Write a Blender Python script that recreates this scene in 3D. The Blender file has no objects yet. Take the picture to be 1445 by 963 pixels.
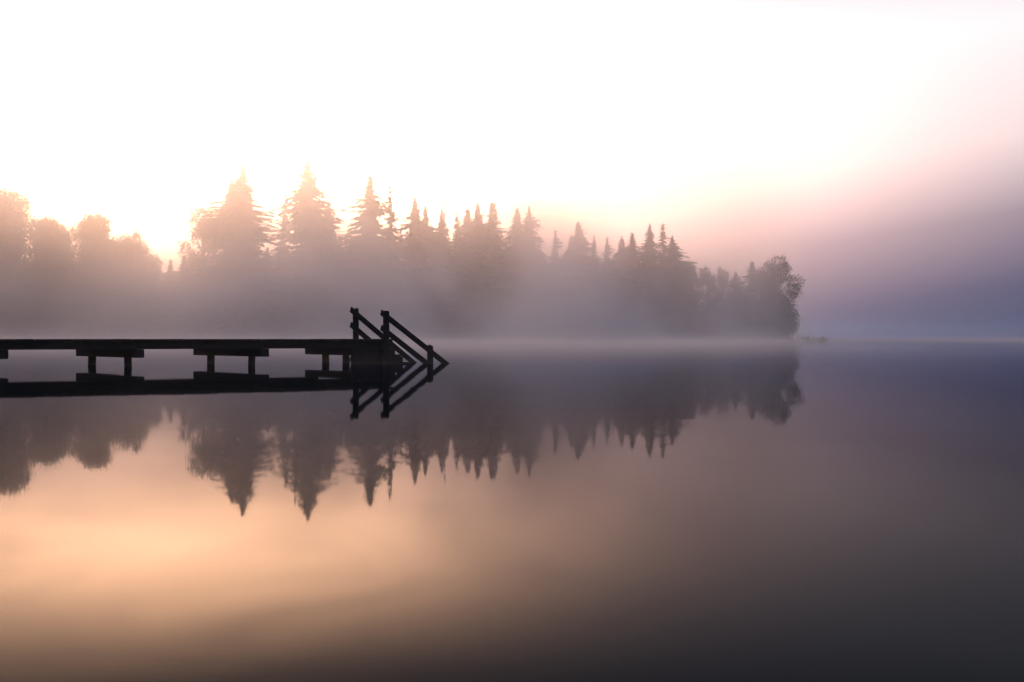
import bpy, math, random
import numpy as np
from mathutils import Vector, Matrix

R = math.radians
scene = bpy.context.scene
col = scene.collection

# ------------------------------------------------------------------ camera numbers
F = 2007.0            # focal length in photo pixels (50 mm on 36 mm, 1445 px wide)
CX, HY = 722.5, 477.5  # principal column, horizon row in the photo
HC = 0.45             # eye height over the water (the deck is almost at eye level)

def ground_at(px, off):
    """point on the water seen at column px, off rows under the horizon"""
    d = HC * F / off
    return Vector(((px - CX) / F * d, d, 0.0))

# ------------------------------------------------------------------ helpers
def link(o, parent=None):
    col.objects.link(o)
    if parent is not None:
        o.parent = parent
    return o

def tag(o, label=None, cat=None, group=None, kind=None):
    if label: o["label"] = label
    if cat: o["category"] = cat
    if group: o["group"] = group
    if kind: o["kind"] = kind
    return o

def empty(name, loc, rz=0.0):
    o = bpy.data.objects.new(name, None)
    o.empty_display_size = 0.3
    o.location = loc
    o.rotation_euler = (0, 0, rz)
    return link(o)

class MB:
    """collects shapes, links them as one mesh object"""
    def __init__(self):
        self.v, self.f = [], []
    def add(self, vs, fs):
        b = len(self.v)
        self.v.extend([tuple(p) for p in vs])
        self.f.extend([tuple(i + b for i in q) for q in fs])
    def box(self, x0, x1, y0, y1, z0, z1, jit=0.0, rnd=None):
        vs = [(x0, y0, z0), (x1, y0, z0), (x1, y1, z0), (x0, y1, z0),
              (x0, y0, z1), (x1, y0, z1), (x1, y1, z1), (x0, y1, z1)]
        if jit:
            vs = [(a + rnd.uniform(-jit, jit), b + rnd.uniform(-jit, jit), c + rnd.uniform(-jit, jit) * .5) for a, b, c in vs]
        self.add(vs, [(0, 3, 2, 1), (4, 5, 6, 7), (0, 1, 5, 4), (1, 2, 6, 5), (2, 3, 7, 6), (3, 0, 4, 7)])
    def beam(self, a, b, w, h, up=Vector((0, 0, 1))):
        """square bar from a to b, width w sideways, depth h measured across the bar"""
        a, b = Vector(a), Vector(b)
        d = (b - a).normalized()
        s = d.cross(up).normalized()
        u = s.cross(d).normalized()
        vs = []
        for p in (a, b):
            for i, j in ((-1, -1), (1, -1), (1, 1), (-1, 1)):
                vs.append(p + s * (i * w / 2) + u * (j * h / 2))
        self.add(vs, [(0, 3, 2, 1), (4, 5, 6, 7), (0, 1, 5, 4), (1, 2, 6, 5), (2, 3, 7, 6), (3, 0, 4, 7)])
    def tube(self, pts, radii, n=10, cap=True):
        pts = [Vector(p) for p in pts]
        rings = []
        vs = []
        for k, p in enumerate(pts):
            d = (pts[min(k + 1, len(pts) - 1)] - pts[max(k - 1, 0)]).normalized()
            ref = Vector((1, 0, 0)) if abs(d.x) < .9 else Vector((0, 1, 0))
            s = d.cross(ref).normalized()
            t = d.cross(s).normalized()
            for i in range(n):
                a = 2 * math.pi * i / n
                vs.append(p + (s * math.cos(a) + t * math.sin(a)) * radii[k])
        fs = []
        m = len(pts)
        for k in range(m - 1):
            for i in range(n):
                j = (i + 1) % n
                fs.append((k * n + i, k * n + j, (k + 1) * n + j, (k + 1) * n + i))
        if cap:
            fs.append(tuple(range(n - 1, -1, -1)))
            fs.append(tuple((m - 1) * n + i for i in range(n)))
        self.add(vs, fs)
    def mesh(self, name, mat):
        me = bpy.data.meshes.new(name)
        me.from_pydata(self.v, [], self.f)
        me.materials.append(mat)
        me.validate()
        me.update()
        return me
    def build(self, name, mat, parent=None, bevel=0.0):
        o = bpy.data.objects.new(name, self.mesh(name, mat))
        if bevel:
            m = o.modifiers.new("Bevel", "BEVEL")
            m.width = bevel
            m.segments = 2
            m.limit_method = "ANGLE"
        return link(o, parent)

# ------------------------------------------------------------------ materials
def new_mat(name):
    m = bpy.data.materials.new(name)
    m.use_nodes = True
    nt = m.node_tree
    for n in list(nt.nodes):
        nt.nodes.remove(n)
    out = nt.nodes.new("ShaderNodeOutputMaterial")
    return m, nt, out

def wood_material():
    m, nt, out = new_mat("weathered_wet_wood")
    b = nt.nodes.new("ShaderNodeBsdfPrincipled")
    tc = nt.nodes.new("ShaderNodeTexCoord")
    mp = nt.nodes.new("ShaderNodeMapping")
    mp.inputs["Scale"].default_value = (3, 22, 22)
    no = nt.nodes.new("ShaderNodeTexNoise")
    no.inputs["Scale"].default_value = 2.0
    no.inputs["Detail"].default_value = 6
    cr = nt.nodes.new("ShaderNodeValToRGB")
    cr.color_ramp.elements[0].color = (.012, .011, .011, 1)
    cr.color_ramp.elements[1].color = (.042, .037, .033, 1)
    bp = nt.nodes.new("ShaderNodeBump")
    bp.inputs["Strength"].default_value = .4
    bp.inputs["Distance"].default_value = .004
    L = nt.links.new
    L(tc.outputs["Object"], mp.inputs["Vector"])
    L(mp.outputs["Vector"], no.inputs["Vector"])
    L(no.outputs["Fac"], cr.inputs["Fac"])
    L(cr.outputs["Color"], b.inputs["Base Color"])
    L(no.outputs["Fac"], bp.inputs["Height"])
    L(bp.outputs["Normal"], b.inputs["Normal"])
    b.inputs["Roughness"].default_value = .8
    b.inputs["Specular IOR Level"].default_value = .25
    L(b.outputs[0], out.inputs["Surface"])
    return m

def leaf_material(name, c0, c1):
    m, nt, out = new_mat(name)
    b = nt.nodes.new("ShaderNodeBsdfPrincipled")
    tc = nt.nodes.new("ShaderNodeTexCoord")
    no = nt.nodes.new("ShaderNodeTexNoise")
    no.inputs["Scale"].default_value = .6
    no.inputs["Detail"].default_value = 4
    cr = nt.nodes.new("ShaderNodeValToRGB")
    cr.color_ramp.elements[0].position = .35
    cr.color_ramp.elements[1].position = .65
    cr.color_ramp.elements[0].color = (*c0, 1)
    cr.color_ramp.elements[1].color = (*c1, 1)
    nt.links.new(tc.outputs["Object"], no.inputs["Vector"])
    nt.links.new(no.outputs["Fac"], cr.inputs["Fac"])
    nt.links.new(cr.outputs["Color"], b.inputs["Base Color"])
    b.inputs["Roughness"].default_value = .7
    b.inputs["Specular IOR Level"].default_value = .2
    nt.links.new(b.outputs[0], out.inputs["Surface"])
    return m

def plain_material(name, c, rough=.9):
    m, nt, out = new_mat(name)
    b = nt.nodes.new("ShaderNodeBsdfPrincipled")
    no = nt.nodes.new("ShaderNodeTexNoise")
    no.inputs["Scale"].default_value = 3.0
    no.inputs["Detail"].default_value = 5
    mx = nt.nodes.new("ShaderNodeMix")
    mx.data_type = "RGBA"
    mx.inputs["A"].default_value = (*[k * .6 for k in c], 1)
    mx.inputs["B"].default_value = (*[k * 1.3 for k in c], 1)
    nt.links.new(no.outputs["Fac"], mx.inputs["Factor"])
    nt.links.new(mx.outputs["Result"], b.inputs["Base Color"])
    b.inputs["Roughness"].default_value = rough
    nt.links.new(b.outputs[0], out.inputs["Surface"])
    return m

def water_material():
    m, nt, out = new_mat("still_lake_water")
    L = nt.links.new
    gl = nt.nodes.new("ShaderNodeBsdfGlossy")
    gl.inputs["Color"].default_value = (.64, .69, .80, 1)
    gl.inputs["Roughness"].default_value = WATER_ROUGH
    df = nt.nodes.new("ShaderNodeBsdfDiffuse")
    df.inputs["Color"].default_value = (.004, .007, .008, 1)
    fr = nt.nodes.new("ShaderNodeFresnel")
    fr.inputs["IOR"].default_value = WATER_IOR
    tc = nt.nodes.new("ShaderNodeTexCoord")
    no = nt.nodes.new("ShaderNodeTexNoise")
    no.inputs["Scale"].default_value = .35
    no.inputs["Detail"].default_value = 2
    bp = nt.nodes.new("ShaderNodeBump")
    bp.inputs["Strength"].default_value = .5
    bp.inputs["Distance"].default_value = .004
    L(tc.outputs["Object"], no.inputs["Vector"])
    L(no.outputs["Fac"], bp.inputs["Height"])
    L(bp.outputs["Normal"], gl.inputs["Normal"])
    mx = nt.nodes.new("ShaderNodeMixShader")
    L(fr.outputs[0], mx.inputs[0])
    L(df.outputs[0], mx.inputs[1])
    L(gl.outputs[0], mx.inputs[2])
    L(mx.outputs[0], out.inputs["Surface"])
    return m

# ------------------------------------------------------------------ tuning
WATER_IOR = 1.0235
WATER_ROUGH = .022
SUN_AZ, SUN_EL = -15.0, 19.0
SUN_STRENGTH = 0.5
SUN_ANGLE = 3.0
HAZE_DENSITY = 0.0002
HAZE_G = 0.9
MIST_DENSITY = 0.017
MIST_G = 0.35
THIN_G = 0.86
THIN_DENSITY = 0.0056
MIST_H = 8.5
MIST_SHIFT = (9.1, 3.3, 0.5)
EXPOSURE = 0.0

M_WOOD = wood_material()
M_SPRUCE = leaf_material("spruce_needles", (.018, .032, .018), (.035, .055, .030))
M_LEAF = leaf_material("broad_leaves", (.030, .055, .020), (.060, .095, .035))
M_BARK = plain_material("bark", (.06, .05, .04))
M_SOIL = plain_material("bank_soil_and_grass", (.05, .055, .03))
M_WATER = water_material()

# ------------------------------------------------------------------ water, bank
def sheet(name, pts, z, mat):
    mb = MB()
    mb.add([(x, y, z) for x, y in pts], [tuple(range(len(pts)))])
    return mb.build(name, mat)

bed = sheet("lake_bed", [(-3000, -600), (3000, -600), (3000, 5000), (-3000, 5000)], -2.5, M_SOIL)
tag(bed, kind="structure")
water = sheet("water", [(-3000, -600), (3000, -600), (3000, 5000), (-3000, 5000)], 0.0, M_WATER)
tag(water, kind="structure")

def shore_d(px):
    return 205.0 + 58.0 * max(-200, px) / 1445.0

def build_shore():
    rnd = random.Random(4)
    front = []
    px = -900
    while px < 1128:
        d = shore_d(px) - 3.5 + rnd.uniform(-1.0, 1.0)
        front.append(((px - CX) / F * d, d))
        px += 22
    n = len(front)
    mb = MB()
    rows = [(0.0, -.4), (1.2, .12), (3.5, .45), (10, .8), (40, 1.6), (130, 3.0)]
    vs = []
    for k, (dy, z) in enumerate(rows):
        for i, (x, y) in enumerate(front):
            t = i / (n - 1)
            edge = min(1.0, (1 - t) * 9)          # the spit narrows to its tip
            vs.append((x, y + dy * max(.06, edge), z * max(.25, edge) if z > 0 else z))
    fs = []
    for k in range(len(rows) - 1):
        for i in range(n - 1):
            fs.append((k * n + i, k * n + i + 1, (k + 1) * n + i + 1, (k + 1) * n + i))
    mb.add(vs, fs)
    o = mb.build("shore", M_SOIL)
    tag(o, kind="structure")
build_shore()

# ------------------------------------------------------------------ trees
def quads(centers, dirs, sides):
    """leaf faces: numpy arrays of centre, half-length vector and half-width vector"""
    c, a, s = map(np.asarray, (centers, dirs, sides))
    v = np.stack([c - a - s * .6, c - a * .2 + s, c + a + s * .2, c + a * .3 - s], axis=1).reshape(-1, 3)
    f = np.arange(len(c) * 4, dtype=np.int32).reshape(-1, 4)
    return v, f

def mesh_np(name, v, f, mat):
    me = bpy.data.meshes.new(name)
    me.vertices.add(len(v))
    me.vertices.foreach_set("co", v.astype(np.float32).ravel())
    me.loops.add(f.size)
    me.loops.foreach_set("vertex_index", f.ravel().astype(np.int32))
    me.polygons.add(len(f))
    me.polygons.foreach_set("loop_start", np.arange(0, f.size, 4, dtype=np.int32))
    me.materials.append(mat)
    me.update(calc_edges=True)
    me.validate()
    return me

def spruce_data(seed, H=24.0, W=4.2, sparse=1.0, power=.85, low=.05, droop=.35):
    """crown faces of a spruce of height H and half width W"""
    rg = np.random.default_rng(seed)
    C, A, S = [], [], []
    z = H * low
    bulge = [rg.uniform(.74, 1.16) for _ in range(22)]
    asym = rg.uniform(0, 2 * math.pi)
    holes = [(rg.uniform(.2, .92), rg.uniform(0, 6.28), rg.uniform(.02, .05)) for _ in range(12)]
    bend = rg.uniform(-.012, .012, 2) * H
    while z < H * .985:
        t = z / H
        base = W * (1 - math.exp(-power * (1 - t))) / (1 - math.exp(-power)) * 1.05
        bq = t * 21; bi = min(20, int(bq))
        base *= bulge[bi] + (bulge[bi + 1] - bulge[bi]) * (bq - bi)
        nb = int(round(rg.uniform(8, 13) * sparse)) + 2
        for _ in range(nb):
            ang = rg.uniform(0, 2 * math.pi)
            ln = base * rg.uniform(.45, 1.15) * (1 + .16 * math.cos(ang - asym)) + .06
            if any(abs(t - hz_) < hw and math.cos(ang - ha) > .3 for hz_, ha, hw in holes):
                ln *= rg.uniform(.35, .7)
            ln *= min(1.0, .30 + (1 - t) / .2 * .70)
            if rg.random() < .09:
                ln *= rg.uniform(1.1, 1.4)
            dx, dy = math.cos(ang), math.sin(ang)
            zb = z + rg.uniform(-.45, .45)
            r = ln * .12
            up = rg.uniform(.0, .3) + .55 * max(0, t - .6)
            while r < ln:
                q = r / ln
                zz = zb + up * r - droop * r * q + .10 * ln * q ** 3
                for _k in range(2 if sparse > .6 else 1):
                    sz = rg.uniform(.26, .52) * (1.15 - .45 * q) * min(1.0, .45 + .55 * (1 - t) / .15)
                    lat = rg.uniform(-1, 1) * (.12 + .42 * (1 - q)) * min(1, ln * .5)
                    bt = t * t
                    C.append((dx * r - dy * lat + bend[0] * bt, dy * r + dx * lat + bend[1] * bt, zz - rg.uniform(0, .28) * (1 - .5 * q)))
                    A.append((dx * sz * 1.1 + rg.normal(0, .05), dy * sz * 1.1 + rg.normal(0, .05), -sz * rg.uniform(.2, .9)))
                    S.append((-dy * sz * .6, dx * sz * .6, rg.uniform(-.3, .3) * sz))
                r += rg.uniform(.22, .40)
        z += rg.uniform(.26, .46) * (1.0 if sparse > .6 else 1.7)
    z = H * .93
    while z < H + .25:                                        # leader
        a = rg.uniform(0, 6.28)
        s = .22 * max(.15, (H + .25 - z) / (H * .07))
        C.append((.05 * math.cos(a) + bend[0], .05 * math.sin(a) + bend[1], z)); A.append((math.cos(a) * s * .8, math.sin(a) * s * .8, s * .3)); S.append((-math.sin(a) * .07, math.cos(a) * .07, 0))
        z += .07
    return quads(C, A, S)

def spruce_trunk(H, W):
    mb = MB()
    mb.tube([(0, 0, -.6), (0, 0, H * .03), (0, 0, H * .5), (0, 0, H)], [H * .013, H * .011, H * .006, .02], 8)
    return mb

def prof_r(rg, t):
    return rg.uniform(0, 1) * (t - .5)

def broad_data(seed, H=20.0, W=6.0, lobes=16, leaves=520, base=.12, top_bias=.5, leaf=.30, spread=1.0):
    """crown faces and limbs of a broad-leaved tree"""
    rg = np.random.default_rng(seed)
    C, A, S, limbs = [], [], [], []
    for k in range(lobes):
        t = (k + rg.uniform(.1, .9)) / lobes
        zc = H * (base + .06 + (.84 - base) * t ** (1 - .4 * top_bias)) - (.35 * prof_r(rg, t) * W if t > .6 else 0)
        prof = (1 - ((t - .36) / .68) ** 2) ** .62
        ang = k * 2.4 + rg.uniform(-.5, .5)
        rr = W * prof * rg.uniform(.2, .85) * spread
        lr = W * rg.uniform(.28, .42) * (1.0 - .2 * t)
        lc = np.array((math.cos(ang) * rr, math.sin(ang) * rr, zc))
        limbs.append((lc, lr))
        n = int(leaves * (lr / (W * .34)) ** 2)
        tw = max(6, n // 22)                                  # twigs, each with its own small spray of leaves
        for _ in range(tw):
            d = rg.normal(size=3); d /= np.linalg.norm(d)
            p = lc + d * np.array((1.0, 1.0, .82)) * lr * rg.uniform(.3, 1.0) ** .5 * (rg.uniform(.8, 1.12) if rg.random() > .14 else rg.uniform(1.1, 1.45))
            m = 22
            pts = p + rg.normal(size=(m, 3)) * np.array((.32, .32, .24)) * (leaf / .3)
            for q in pts:
                a = rg.normal(size=3); a /= np.linalg.norm(a)
                b = np.cross(a, rg.normal(size=3)); b /= (np.linalg.norm(b) + 1e-6)
                s = leaf * rg.uniform(.45, .95) * .5
                C.append(q); A.append(a * s); S.append(b * s * .7)
    v, f = quads(C, A, S)
    return v, f, limbs

def broad_trunk(H, limbs, seed):
    rnd = random.Random(seed)
    mb = MB()
    r0 = H * .014
    mb.tube([(0, 0, -.6), (rnd.uniform(-.1, .1), 0, H * .25), (rnd.uniform(-.3, .3), rnd.uniform(-.3, .3), H * .55), (0, 0, H * .9)], [r0 * 1.2, r0, r0 * .6, .03], 8)
    for lc, lr in limbs:
        z0 = max(H * .15, lc[2] - lr * 1.5 - rnd.uniform(0, H * .08))
        mid = (lc[0] * .5, lc[1] * .5, (z0 + lc[2]) / 2 + .3)
        mb.tube([(0, 0, z0), mid, tuple(lc)], [r0 * .45, r0 * .3, .03], 6)
        for _ in range(5):
            e = Vector(lc) + Vector((rnd.gauss(0, 1), rnd.gauss(0, 1), rnd.gauss(.3, .8))).normalized() * lr * .95
            mb.tube([tuple(lc), tuple((Vector(lc) + e) / 2 + Vector((0, 0, .15))), tuple(e)], [.05, .035, .012], 5)
    return mb

PROTO = {}
def proto(kind):
    if kind in PROTO:
        return PROTO[kind]
    base, seed = kind[:-1], int(kind[-1])
    if base == "spruce":
        H, W = 26.0, 4.6
        v, f = spruce_data(10 + seed, H, W, 1.0, (4.4, 4.8, 4.6, 3.6, 4.6)[seed], .03, .4)
        cm, tm = mesh_np("spruce_crown", v, f, M_SPRUCE), spruce_trunk(H, W).mesh("spruce_trunk", M_BARK)
    elif base == "slim":
        H, W = 20.0, 2.6
        v, f = spruce_data(30 + seed, H, W, (.66, .56, .8, .52, .72, .6, .78, .62)[seed], (3.2, 2.6, 4.2, 2.9, 3.6, 2.3, 3.1, 4.6)[seed], .04, .4)
        cm, tm = mesh_np("slim_spruce_crown", v, f, M_SPRUCE), spruce_trunk(H, W).mesh("slim_spruce_trunk", M_BARK)
    elif base == "thin":
        H, W = 24.0, 3.2
        v, f = spruce_data(50 + seed, H, W, .30, 3.0, .1, .3)
        cm, tm = mesh_np("thin_spruce_crown", v, f, M_SPRUCE), spruce_trunk(H, W).mesh("thin_spruce_trunk", M_BARK)
    elif base == "snag":
        H, W = 24.0, 1.0
        v, f = spruce_data(60 + seed, H, W, .12, 2., .3, .3)
        cm, tm = mesh_np("snag_crown", v, f, M_SPRUCE), spruce_trunk(H, W).mesh("snag_trunk", M_BARK)
    elif base == "broad":
        H, W = 21.0, 6.2
        v, f, lb = broad_data(70 + seed, H, W, 40, 1000, .02, .5, .46)
        cm, tm = mesh_np("broadleaf_crown", v, f, M_LEAF), broad_trunk(H, lb, seed).mesh("broadleaf_trunk", M_BARK)
    elif base == "open":
        H, W = 15.0, 3.8
        v, f, lb = broad_data(90 + seed, H, W, 26, 420, .04, .4, .34, 1.1)
        cm, tm = mesh_np("open_crown", v, f, M_LEAF), broad_trunk(H, lb, seed).mesh("open_trunk", M_BARK)
    elif base == "loose":
        H, W = 16.0, 4.6
        v, f, lb = broad_data(140 + seed, H, W, 34, 560, .0, .35, .36, 1.2)
        cm, tm = mesh_np("loose_crown", v, f, M_LEAF), broad_trunk(H, lb, seed).mesh("loose_trunk", M_BARK)
    elif base == "bush":
        H, W = 4.0, 2.4
        v, f, lb = broad_data(110 + seed, H, W, 12, 260, .0, .2, .3)
        cm, tm = mesh_np("bush_crown", v, f, M_LEAF), broad_trunk(H, lb, seed).mesh("bush_stem", M_BARK)
    elif base == "reed":
        H, W = 1.6, 1.6
        rg = np.random.default_rng(130 + seed)
        C, A, S = [], [], []
        for _ in range(80):
            x, y = rg.normal(0, .62, 2)
            h = H * rg.uniform(.12, .55) ** 1.3
            tilt = rg.normal(0, .12, 2)
            C.append((x + tilt[0] * h, y + tilt[1] * h, h - .35)); A.append((tilt[0] * h, tilt[1] * h, h)); S.append((.03, .02, 0))
        v, f = quads(C, A, S)
        cm, tm = mesh_np("reed_leaves", v, f, M_LEAF), None
    PROTO[kind] = (cm, tm, H, W)
    return PROTO[kind]

rt = random.Random(77)
def plant(kind, name, cat, label, px, ytop, half, back=0.0, group=None, d=None):
    """tree whose tip shows at column px, row ytop, and whose crown is half px wide to each side"""
    if kind.startswith('slim'):
        kind = 'slim%d' % ((int(kind[-1]) + 4 * (len(bpy.data.objects) // 3 % 2)) % 8)
    cm, tm, H, W = proto(kind)
    d = shore_d(px) + back if d is None else d
    X = (px - CX) / F * d
    gz = .3 + min(1.2, max(0, back) * .03)
    if kind.startswith('reed'):
        gz = 0.0
    h = (HY - ytop) / F * d + HC - gz
    h *= {'broad': 1.05, 'loose': .99, 'open': 1.05}.get(kind[:-1], 1.0)
    w = half / F * d * {'spruce': 1.22, 'slim': 1.75, 'thin': 1.3, 'broad': 1.05}.get(kind[:-1], 1.0)
    root = empty(name, (X, d, gz), rt.uniform(0, 6.28))
    root.rotation_euler[0] = R(rt.uniform(-1.6, 1.6))
    root.rotation_euler[1] = R(rt.uniform(-1.6, 1.6))
    root.scale = (w / W, w / W, h / H)
    tag(root, label, cat, group)
    if not kind.startswith("reed"):
        link(bpy.data.objects.new("trunk" if cat == "tree" else "stem", tm), root)
    link(bpy.data.objects.new("crown" if cat == "tree" else "foliage", cm), root)
    return root

GB, GS, GL = "leafy trees on the left shore", "spruces of the misty shore forest", "leafy trees at the tip of the spit"
B, S = "broadleaf_tree", "spruce_tree"
TREES = [
 # kind, name, label, px, ytop, half, back, group
 ("broad0", B, "tall rounded leafy tree cut off by the left edge of the picture", 2, 261, 60, 6, GB),
 ("broad1", B, "dark narrower leafy tree between the tall edge tree and the broad one", 66, 303, 36, 0, GB),
 ("broad2", B, "broad leafy tree with the highest top left of the sky gap", 128, 296, 44, 2, GB),
 ("broad3", B, "low sloping leafy tree at the left side of the sky gap", 184, 328, 42, 1, GB),
 ("open1", B, "small leafy tree leaning into the sky gap, last of the left shore group", 216, 362, 22, 0, GB),
 ("slim0", S, "small spruce standing alone at the bottom of the sky gap", 240, 366, 16, 6, GS),
 ("slim2", S, "short spruce at the right foot of the sky gap", 262, 360, 18, 4, GS),
 ("open0", B, "airy leafy tree right of the sky gap, leaning on the twin topped spruce", 287, 281, 34, 2, None),
 ("spruce0", S, "large dense spruce with the second highest tip, right of the airy leafy tree", 348, 232, 52, 3, GS),
 ("spruce3", S, "slightly lower spruce whose tip forms the left shoulder of a large dense spruce", 327, 250, 42, 8, GS),
 ("slim1", S, "pale small spruce in the notch between the two tallest spruces", 396, 272, 22, 14, GS),
 ("spruce1", S, "tallest spruce of the whole treeline", 441, 225, 44, 2, GS),
 ("snag0", "dead_tree", "bare thin spike of a dead tree beside the tallest spruce", 421, 246, 8, 6, None),
 ("spruce4", S, "side spruce filling the right flank of the tallest spruce", 464, 282, 34, 7, GS),
 ("spruce2", S, "wide dense spruce standing directly behind the jetty railing", 520, 246, 47, 1, GS),
 ("thin0", S, "see-through sparse spruce touching the wide one behind the railing", 553, 254, 24, 4, GS),
 ("slim3", S, "slender spruce, first of the even row right of the sparse spruce", 587, 278, 20, 8, GS),
 ("slim0", S, "narrow spruce tucked close to the first slender one of the even row", 603, 290, 18, 10, GS),
 ("spruce3", S, "blunt spruce with a bare spike rising behind it", 624, 292, 22, 6, GS),
 ("snag1", "dead_tree", "bare spike rising over the blunt spruce in the even row", 621, 276, 5, 12, None),
 ("slim1", S, "lower left spruce of a close pair in the middle of the even row", 645, 298, 19, 9, GS),
 ("slim2", S, "higher right spruce of a close pair in the middle of the even row", 656, 293, 22, 7, GS),
 ("slim3", S, "left spruce of the close trio with equal tips", 677, 285, 20, 6, GS),
 ("slim0", S, "middle spruce of the close trio with equal tips", 689, 284, 18, 9, GS),
 ("slim1", S, "right spruce of the close trio with equal tips", 703, 284, 24, 6, GS),
 ("slim2", S, "shorter spruce growing against the full one that ends the high row", 731, 292, 20, 8, GS),
 ("spruce4", S, "full spruce that ends the high row, before the treeline steps down", 744, 288, 26, 4, GS),
 ("slim3", S, "first short spruce after the step down in the treeline", 785, 323, 18, 8, GS),
 ("slim0", S, "second short spruce after the step down in the treeline", 801, 330, 16, 10, GS),
 ("slim2", S, "pointed spruce topping the lower middle row", 817, 312, 21, 8, GS),
 ("slim1", S, "small spruce just right of the pointed one in the lower row", 837, 331, 16, 9, GS),
 ("slim3", S, "small spruce left of centre in the lower row's dip", 853, 333, 17, 7, GS),
 ("slim0", S, "small dark spruce at the right end of the lower row's dip", 876, 333, 18, 6, GS),
 ("slim2", S, "pale spruce rising beside the twin tips of the lower row", 895, 327, 17, 8, GS),
 ("spruce1", S, "left one of the twin tips near the right end of the forest", 919, 315, 20, 4, GS),
 ("slim1", S, "right one of the twin tips near the right end of the forest", 933, 316, 20, 5, GS),
 ("spruce0", S, "wide branched spruce on the right side of the twin tips", 947, 332, 30, 2, GS),
 ("broad1", B, "round leafy tree closing the forest before the loose birches", 966, 366, 24, 0, None),
 ("open2", B, "left one of two loose see-through birches by the shore", 1000, 373, 24, 0, GL),
 ("open0", B, "right one of two loose see-through birches by the shore", 1018, 375, 17, 2, GL),
 ("slim3", S, "dark little spruce left of the big leafy tree on the spit", 1039, 383, 15, 2, None),
 ("slim1", S, "dark spruce wrapped in the left side of the spit's big leafy tree", 1059, 369, 23, 1, None),
 ("loose1", B, "dense leafy tree in the middle of the dark clump on the spit", 1076, 371, 30, 1, GL),
 ("loose0", B, "big leafy tree with a jutting right side, last tall tree on the spit", 1092, 355, 31, 0, GL),
 ("bush0", "shrub", "dense shrub at the foot of the last tall tree on the spit", 1106, 420, 20, -1, None),
 ("reed1", "reed_clump", "faint reed clump in the shallows, nearest to the tip of the spit", 1138, 467, 16, -1, "reed clumps beyond the spit"),
 ("reed2", "reed_clump", "faint reed clump in the shallows, farther out from the tip of the spit", 1160, 469, 12, 0, "reed clumps beyond the spit"),
]
for kind, name, label, px, yt, half, back, grp in TREES:
    plant(kind, name, {"shrub": "shrub", "reed_clump": "reeds"}.get(name, "tree"), label, px, yt, half, back, grp)

# the wood behind the front row: one mass nobody could count
def woods():
    rnd = random.Random(9)
    V, Fc, n = [], [], 0
    def put(v, f, X, Y, z, sx, sz, a):
        nonlocal n
        c, s = math.cos(a), math.sin(a)
        w = np.empty_like(v)
        w[:, 0] = (v[:, 0] * c - v[:, 1] * s) * sx + X
        w[:, 1] = (v[:, 0] * s + v[:, 1] * c) * sx + Y
        w[:, 2] = v[:, 2] * sz + z
        V.append(w); Fc.append(f + n); n += len(w)
    sv = [spruce_data(200 + k, 18, 3.4, .6, 3.0, .03, .4) for k in range(3)]
    bv = [broad_data(220 + k, 12, 4.5, 14, 130, .02, .3, .42)[:2] for k in range(2)]
    def limit(px):
        pts = [(-80, 320), (60, 350), (150, 350), (215, 395), (250, 398), (290, 350), (470, 318), (560, 306), (740, 316), (770, 348), (920, 352), (965, 400), (1000, 430), (1100, 430)]
        for (a, ya), (b, yb) in zip(pts, pts[1:]):
            if a <= px <= b:
                return ya + (yb - ya) * (px - a) / (b - a)
        return 430
    px = -60
    while px < 1075:
        for row in range(2):
            d = shore_d(px) + 12 + row * 12 + rnd.uniform(-4, 4)
            if px > 980:
                d = shore_d(px) + 3
            yt = limit(px) + rnd.uniform(0, 28)
            h = (HY - yt) / F * d
            if rnd.random() < (.25 if px < 250 else .75):
                v, f = sv[rnd.randrange(3)]; put(v, f, (px + rnd.uniform(-6, 6) - CX) / F * d, d, .6, max(.6, h / 18 * rnd.uniform(1.2, 1.8)), h / 18, rnd.uniform(0, 6))
            else:
                v, f = bv[rnd.randrange(2)]; put(v, f, (px + rnd.uniform(-6, 6) - CX) / F * d, d, .5, max(.6, h / 12 * rnd.uniform(1.1, 1.5)), h / 12, rnd.uniform(0, 6))
        px += 21
    # low growth along the water's edge
    px = -60
    while px < 1118:
        d = shore_d(px) - rnd.uniform(.2, 1.6)
        h = rnd.uniform(1.2, 4.5)
        v, f = bv[rnd.randrange(2)]
        put(v, f, (px - CX) / F * d, d, .1, h / 12 * 1.15, h / 12, rnd.uniform(0, 6))
        px += 17
    me = mesh_np("woods", np.concatenate(V), np.concatenate(Fc), M_SPRUCE)
    o = link(bpy.data.objects.new("woods", me))
    tag(o, "dim mass of forest and undergrowth fading into mist behind the shore trees", "woods", None, "stuff")
woods()

# ------------------------------------------------------------------ jetty
A = ground_at(12, 43.2)
Bp = ground_at(552, 36.6)
U = (Bp - A); U.z = 0; U.normalize()
ANG = math.atan2(U.y, U.x)
WID = 2.75
Z_TOP, Z_UND, Z_CB = .433, .278, .145

def s_at(px, v=0.0):
    """distance along the jetty (0 at its end) at which column px is met, v metres in from the near edge"""
    N = Vector((-U.y, U.x, 0))      # towards the far edge
    o = Bp + N * v
    k = (px - CX) / F
    return (k * o.y - o.x) / (U.x - k * U.y)

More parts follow.
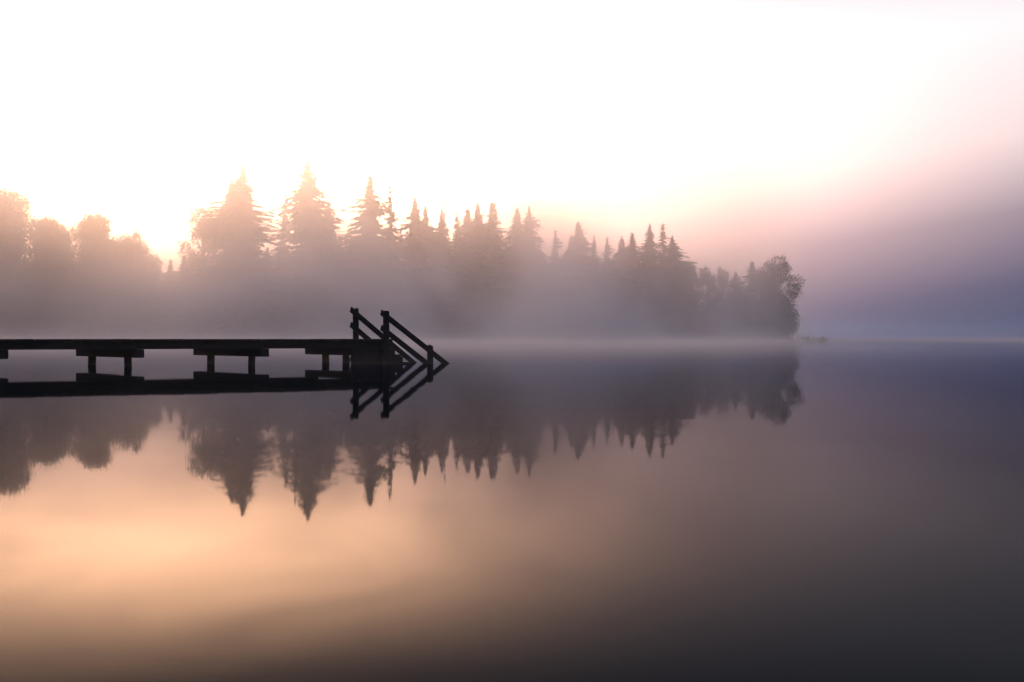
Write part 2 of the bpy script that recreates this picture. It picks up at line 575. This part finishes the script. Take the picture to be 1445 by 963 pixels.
jetty = empty("jetty", Bp, ANG)     # local x: along the jetty outwards, local y: towards its far edge
tag(jetty, "dark weathered wooden jetty with stepped railings running out over the still lake", "jetty")
rj = random.Random(5)
START = -16.0
mb = MB()
x = START
while x < -.01:
    w = .138
    e = min(x + w, 0.012)
    dz = rj.uniform(-.007, .005)
    mb.box(x, e, -.03 + rj.uniform(-.014, .010), WID + .03 + rj.uniform(-.015, .012), Z_TOP - .042 + dz, Z_TOP + dz, .002, rj)
    x += w + .009
mb.build("deck", M_WOOD, jetty, .003)
for y0 in (0.0, WID * .5 - .04, WID - .08):
    b = MB(); b.box(START, -.01, y0, y0 + .08, Z_UND, Z_TOP - .047)
    b.build("edge_beam", M_WOOD, jetty, .004)
for k, px in enumerate((-205, 12, 204, 380, 546)):
    s = s_at(px)
    cb = MB()
    tilt = .004
    cb.box(s - .16, s, .004, WID + .02, Z_CB + tilt * rj.uniform(-1, 1), Z_UND - .002, .003, rj)
    cb.build("crossbeam", M_WOOD, jetty, .005)
    for v in ((.50, 2.18) if k < 4 else (1.32, 2.10)):
        r = .061 if v < 1 else .066
        p = MB()
        lean = rj.uniform(-.05, .05)
        pts, rad = [], []
        for q in range(9):
            z = -2.4 + (Z_CB + 2.415) * q / 8
            pts.append((s - .08 + lean * (z - .1) + rj.uniform(-.004, .004), v + rj.uniform(-.003, .003), z))
            rad.append(r * rj.uniform(.96, 1.04))
        p.tube(pts, rad, 14)
        p.build("pile", M_WOOD, jetty)

# boarded skirt and steps at the end
s0 = s_at(497)
sk = MB()
nb = 5
for k in range(nb):
    a = s0 + (0.0 - s0) * k / nb
    e = s0 + (0.0 - s0) * (k + 1) / nb - .004
    sk.box(a, e, .022, .055, -.5 + rj.uniform(-.02, .02), Z_UND - .003 + rj.uniform(-.002, .001), .0015, rj)
sk.box(s0 + .004, -.004, .058, .10, .05, .12)
sk.build("skirt_panel", M_WOOD, jetty, .003)
VIN, VOUT = .10, 1.05
steps = MB()
for (a, e, z) in ((.016, .11, .300), (.11, .27, .165), (.27, .46, .030), (.46, .66, -.105)):
    t = MB()
    t.box(a, e + .02, VIN + .03, VOUT - .03, z - .035, z, .002, rj)
    t.box(a + .002, a + .03, VIN + .035, VOUT - .035, z, z + .098)
    t.build("tread", M_WOOD, jetty, .003)
for v in (VIN, VOUT):
    st = MB()
    prof = [(.016, Z_UND), (.016, -.35), (.70, -.35), (.70, -.14), (.47, -.14), (.47, -.005), (.28, -.005), (.28, .128), (.118, .128), (.118, .262), (.016, .262)]
    prof = [(.016, -.35), (.70, -.35), (.70, -.144), (.476, -.144), (.476, -.009), (.286, -.009), (.286, .126), (.126, .126), (.126, .262), (.016, .262)]
    n = len(prof)
    vs = [(a, v - .02, z) for a, z in prof] + [(a, v + .02, z) for a, z in prof]
    fs = [tuple(range(n)), tuple(range(2 * n - 1, n - 1, -1))] + [(i, i + n, (i + 1) % n + n, (i + 1) % n) for i in range(n)]
    st.add(vs, fs)
    st.build("stair_stringer", M_WOOD, jetty)

def railing(v, foot_s, tip_s, tip_top, lower_drop, inner, post_s, post_top, end_s=None, end_top=None):
    rl = MB()
    ro = bpy.data.objects.new("railing", None)
    ro.location = (0, 0, 0)
    link(ro, jetty)
    slope = tip_top / (foot_s - tip_s)
    dep = .088
    vert = dep / math.cos(math.atan(slope)) / 2
    vr = v + inner * (.055 + .024)
    for top in (tip_top, tip_top - lower_drop):
        b = MB()
        a = (tip_s, top - vert)
        run = (top + .14) / slope
        b.beam((a[0], vr, a[1]), (a[0] + run, vr, a[1] - run * slope), .042, dep)
        # plumb-cut upper end
        for i in range(4):
            p = b.v[i]
            if p[0] < tip_s:
                b.v[i] = (tip_s, p[1], p[2] + (p[0] - tip_s) * slope)
        b.build("rail", M_WOOD, ro, .004)
    def post(s, top):
        p = MB()
        r = .055
        pts, rad = [], []
        for z, k in ((-1.6, 1.0), (-.2, 1.02), (.15, .99), (top * .6, 1.0), (top - .03, 1.0), (top - .008, .9), (top, .55)):
            pts.append((s + rj.uniform(-.002, .002), v, z)); rad.append(r * k)
        p.tube(pts, rad, 16)
        p.build("post", M_WOOD, ro)
    post(post_s, post_top)
    if end_s is not None:
        post(end_s, end_top)
near_v, far_v = -.062, 1.09
railing(near_v, s_at(634, near_v + .08), s_at(537, near_v + .08), .958, .262, 1, s_at(545, near_v), .925, s_at(607, near_v), .325)
railing(far_v, s_at(588, far_v - .08), s_at(494, far_v - .08), 1.030, .270, -1, s_at(502, far_v), .985)

# ------------------------------------------------------------------ sun, sky
def direction(az, el):
    return Vector((math.sin(R(az)) * math.cos(R(el)), math.cos(R(az)) * math.cos(R(el)), math.sin(R(el))))
sl = bpy.data.lights.new("sun", "SUN")
sl.energy = SUN_STRENGTH
sl.angle = R(SUN_ANGLE)
sl.color = (1.0, .70, .48)
so = link(bpy.data.objects.new("sun", sl))
so.rotation_euler = direction(SUN_AZ, SUN_EL).to_track_quat("Z", "Y").to_euler()
so.location = direction(SUN_AZ, SUN_EL) * 400

def build_world():
    w = bpy.data.worlds.new("World")
    scene.world = w
    w.use_nodes = True
    nt = w.node_tree
    for n in list(nt.nodes):
        nt.nodes.remove(n)
    L = nt.links.new
    def val(x, sock):
        if isinstance(x, (int, float)):
            sock.default_value = x
        else:
            L(x, sock)
    def m(op, a, b=0.0, c=None, clamp=False):
        n = nt.nodes.new("ShaderNodeMath"); n.operation = op; n.use_clamp = clamp
        val(a, n.inputs[0]); val(b, n.inputs[1])
        if c is not None: val(c, n.inputs[2])
        return n.outputs[0]
    tc = nt.nodes.new("ShaderNodeTexCoord")
    sp = nt.nodes.new("ShaderNodeSeparateXYZ")
    L(tc.outputs["Generated"], sp.inputs[0])
    X, Y, Z = sp.outputs
    el = m("MULTIPLY", m("ARCSINE", Z), 180 / math.pi)
    az = m("MULTIPLY", m("ARCTAN2", X, Y), 180 / math.pi)
    def gauss(a0, wa, e0, we):
        p = m("DIVIDE", m("SUBTRACT", az, a0), wa)
        q = m("DIVIDE", m("SUBTRACT", el, e0), we)
        return m("EXPONENT", m("MULTIPLY", m("ADD", m("MULTIPLY", p, p), m("MULTIPLY", q, q)), -1.0))
    def smooth(x, a, b):
        n = nt.nodes.new("ShaderNodeMapRange"); n.interpolation_type = "SMOOTHSTEP"
        val(x, n.inputs[0]); n.inputs[1].default_value = a; n.inputs[2].default_value = b
        n.inputs[3].default_value = 0; n.inputs[4].default_value = 1
        return n.outputs[0]
    def scale(c, k):
        n = nt.nodes.new("ShaderNodeVectorMath"); n.operation = "SCALE"
        if isinstance(c, tuple): n.inputs[0].default_value = c
        else: L(c, n.inputs[0])
        val(k, n.inputs["Scale"])
        return n.outputs[0]
    def add(a, b):
        n = nt.nodes.new("ShaderNodeVectorMath"); n.operation = "ADD"
        L(a, n.inputs[0]); L(b, n.inputs[1])
        return n.outputs[0]
    def mixc(f, a, b):
        n = nt.nodes.new("ShaderNodeMix"); n.data_type = "RGBA"
        val(f, n.inputs["Factor"])
        for s, c in (("A", a), ("B", b)):
            if isinstance(c, tuple): n.inputs[s].default_value = (*c, 1)
            else: L(c, n.inputs[s])
        return n.outputs["Result"]
    # clear sky behind everything
    sky = nt.nodes.new("ShaderNodeTexSky")
    sky.sky_type = "NISHITA"
    sky.sun_disc = False
    sky.sun_elevation = R(SUN_EL)
    sky.sun_rotation = R(SUN_AZ)
    sky.dust_density = 3.0
    base = scale(sky.outputs[0], SKY_STRENGTH)
    # thin bright morning cloud: ramps up from a dusky band over the horizon, the band higher on the right
    eb = m("ADD", m("MULTIPLY", az, .15), .75)
    e2 = m("SUBTRACT", el, eb)
    ramp = nt.nodes.new("ShaderNodeValToRGB")
    L(smooth_lin(nt, L, e2, -7.0, 11.0), ramp.inputs[0])
    cr = ramp.color_ramp
    stops = VEIL
    while len(cr.elements) < len(stops):
        cr.elements.new(.5)
    for e, (p, c) in zip(cr.elements, stops):
        e.position = p; e.color = (*c, 1)
    fade = m("ADD", m("MULTIPLY", m("SUBTRACT", 1.0, smooth(el, 11.5, 20.0)), 1 - HIGH), HIGH)
    back = m("ADD", m("MULTIPLY", m("SUBTRACT", 1.0, smooth(m("ABSOLUTE", az), 26.0, 65.0)), .96), .04)
    veil = add(scale(ramp.outputs[0], m("MULTIPLY", fade, back)), scale(ZENITH, smooth(el, 12.0, 30.0)))
    mp = nt.nodes.new("ShaderNodeMapping")
    mp.inputs["Scale"].default_value = (5.0, 5.0, 22.0)
    L(tc.outputs["Generated"], mp.inputs["Vector"])
    cl = nt.nodes.new("ShaderNodeTexNoise")                 # soft streaks of thin cloud in the glow
    cl.inputs["Scale"].default_value = 1.0
    cl.inputs["Detail"].default_value = 3.0
    cl.inputs["Distortion"].default_value = .8
    L(mp.outputs["Vector"], cl.inputs["Vector"])
    streak = m("ADD", m("MULTIPLY", smooth(cl.outputs["Fac"], .25, .75), .32), .84)
    g1 = scale(G1[0], m("MULTIPLY", gauss(*G1[1]), streak))
    g2 = scale(G2[0], gauss(*G2[1]))
    tot = add(add(base, veil), add(g1, g2))
    bg = nt.nodes.new("ShaderNodeBackground")
    L(tot, bg.inputs[0])
    bg.inputs[1].default_value = 1.0
    out = nt.nodes.new("ShaderNodeOutputWorld")
    L(bg.outputs[0], out.inputs[0])
    w.cycles.sampling_method = "MANUAL"
    w.cycles.sample_map_resolution = 1024

def smooth_lin(nt, L, x, a, b):
    n = nt.nodes.new("ShaderNodeMapRange")
    L(x, n.inputs[0]); n.inputs[1].default_value = a; n.inputs[2].default_value = b
    return n.outputs[0]

SKY_STRENGTH = .002
HIGH = .0
ZENITH = (.24, .30, .47)
VEIL = [(0.0, (.010, .032, .095)), (.30, (.028, .060, .15)), (.45, (.19, .195, .27)), (.61, (.73, .64, .65)), (.84, (.98, .925, .94)), (1.0, (.95, .92, .97))]
G1 = ((35.0, 17.4, 7.8), (-15.0, 12.0, 8.4, 3.2))     # (peak colour), (azimuth, half width, elevation, half width)
G2 = ((2.3, 1.16, .90), (-7.0, 18.0, 7.0, 5.0))
build_world()

# ------------------------------------------------------------------ haze, mist
def box_object(name, x0, x1, y0, y1, z0, z1, mat):
    mb = MB(); mb.box(x0, x1, y0, y1, z0, z1)
    return mb.build(name, mat)

def haze_material():
    m, nt, out = new_mat("haze_air")
    v = nt.nodes.new("ShaderNodeVolumePrincipled")
    v.inputs["Color"].default_value = (.30, .47, .80, 1)
    v.inputs["Density"].default_value = HAZE_DENSITY
    v.inputs["Anisotropy"].default_value = HAZE_G
    nt.links.new(v.outputs[0], out.inputs["Volume"])
    return m
hz = box_object("haze", -3100, 3100, -700, 5100, -3.6, 36.0, haze_material())
tag(hz, kind="stuff")

def mist_material():
    m, nt, out = new_mat("lake_mist")
    L = nt.links.new
    def mth(op, a, b=0.0, clamp=False):
        n = nt.nodes.new("ShaderNodeMath"); n.operation = op; n.use_clamp = clamp
        for q, k in ((a, 0), (b, 1)):
            if isinstance(q, (int, float)): n.inputs[k].default_value = q
            else: L(q, n.inputs[k])
        return n.outputs[0]
    def sstep(x, a, b):
        n = nt.nodes.new("ShaderNodeMapRange"); n.interpolation_type = "SMOOTHSTEP"
        L(x, n.inputs[0]); n.inputs[1].default_value = a; n.inputs[2].default_value = b
        return n.outputs[0]
    tc = nt.nodes.new("ShaderNodeTexCoord")
    sp = nt.nodes.new("ShaderNodeSeparateXYZ")
    L(tc.outputs["Object"], sp.inputs[0])
    X, Y, Z = sp.outputs
    mp = nt.nodes.new("ShaderNodeMapping")
    mp.inputs["Scale"].default_value = (.042, .007, .050)
    mp.inputs["Location"].default_value = MIST_SHIFT
    L(tc.outputs["Object"], mp.inputs["Vector"])
    no = nt.nodes.new("ShaderNodeTexNoise")
    no.inputs["Scale"].default_value = 1.0
    no.inputs["Detail"].default_value = 2.5
    no.inputs["Distortion"].default_value = .6
    L(mp.outputs["Vector"], no.inputs["Vector"])
    wisp = mth("MULTIPLY", sstep(no.outputs["Fac"], .40, .64), 1.0)
    bank = mth("MULTIPLY", mth("EXPONENT", mth("MULTIPLY", Z, -1.0 / MIST_H)), mth("ADD", mth("MULTIPLY", wisp, 2.1), .35))
    low = mth("MULTIPLY", mth("EXPONENT", mth("MULTIPLY", Z, -1.0 / .28)), 1.5)
    top = mth("SUBTRACT", 1.0, sstep(Z, 14.0, 23.5))
    far = sstep(Y, 80.0, 190.0)
    end = mth("SUBTRACT", 1.0, sstep(Y, 280.0, 480.0))
    side = mth("SUBTRACT", 1.0, sstep(mth("ABSOLUTE", X), 260.0, 390.0))
    right = sstep(mth("SUBTRACT", X, mth("MULTIPLY", Y, .18)), -8.0, 10.0)      # the bank thins out over the open lake to the right
    lowside = mth("MULTIPLY", side, mth("SUBTRACT", 1.0, mth("MULTIPLY", right, .88)))
    side = mth("MULTIPLY", side, mth("SUBTRACT", 1.0, mth("MULTIPLY", right, .99)))
    left = mth("ADD", mth("MULTIPLY", sstep(X, -82.0, -40.0), .68), .32)
    bank = mth("MULTIPLY", mth("MULTIPLY", mth("MULTIPLY", bank, left), top), far)
    low = mth("MULTIPLY", low, sstep(Y, 13.0, 46.0))
    dens = mth("MULTIPLY", mth("MULTIPLY", mth("ADD", mth("MULTIPLY", bank, side), mth("MULTIPLY", low, lowside)), end), MIST_DENSITY)
    v = nt.nodes.new("ShaderNodeVolumePrincipled")
    v.inputs["Color"].default_value = (.97, .955, .97, 1)
    L(dens, v.inputs["Density"])
    v.inputs["Anisotropy"].default_value = MIST_G
    thin = nt.nodes.new("ShaderNodeVolumePrincipled")      # fine droplets above the bank, glowing towards the sun
    thin.inputs["Color"].default_value = (.94, .915, .97, 1)
    thin.inputs["Anisotropy"].default_value = THIN_G
    ttop = mth("SUBTRACT", 1.0, sstep(Z, 27.0, 35.0))
    L(mth("MULTIPLY", mth("MULTIPLY", mth("MULTIPLY", ttop, side), mth("MULTIPLY", mth("MULTIPLY", far, mth("ADD", mth("MULTIPLY", wisp, .8), .85)), end)), THIN_DENSITY), thin.inputs["Density"])
    ad = nt.nodes.new("ShaderNodeAddShader")
    L(v.outputs[0], ad.inputs[0])
    L(thin.outputs[0], ad.inputs[1])
    L(ad.outputs[0], out.inputs["Volume"])
    return m
mi = box_object("mist", -400, 400, 7, 490, .003, 35.5, mist_material())
tag(mi, "pale mist bank drifting over the water in front of the forest", "mist", None, "stuff")

# ------------------------------------------------------------------ camera and render settings
cam = bpy.data.cameras.new("camera")
cam.sensor_width = 36.0
cam.lens = 50.0
cam.shift_y = -(481.5 - HY) / 1445.0
cam.clip_start = .05
cam.clip_end = 9000
co = link(bpy.data.objects.new("camera", cam))
co.location = (0, 0, HC)
co.rotation_euler = (R(90), 0, 0)
scene.camera = co
scene.render.engine = "CYCLES"
scene.cycles.volume_bounces = 2
scene.cycles.max_bounces = 6
scene.cycles.use_denoising = True
vs = scene.view_settings
vs.view_transform = "Standard"
vs.look = "None"
vs.exposure = EXPOSURE
vs.gamma = 1.0
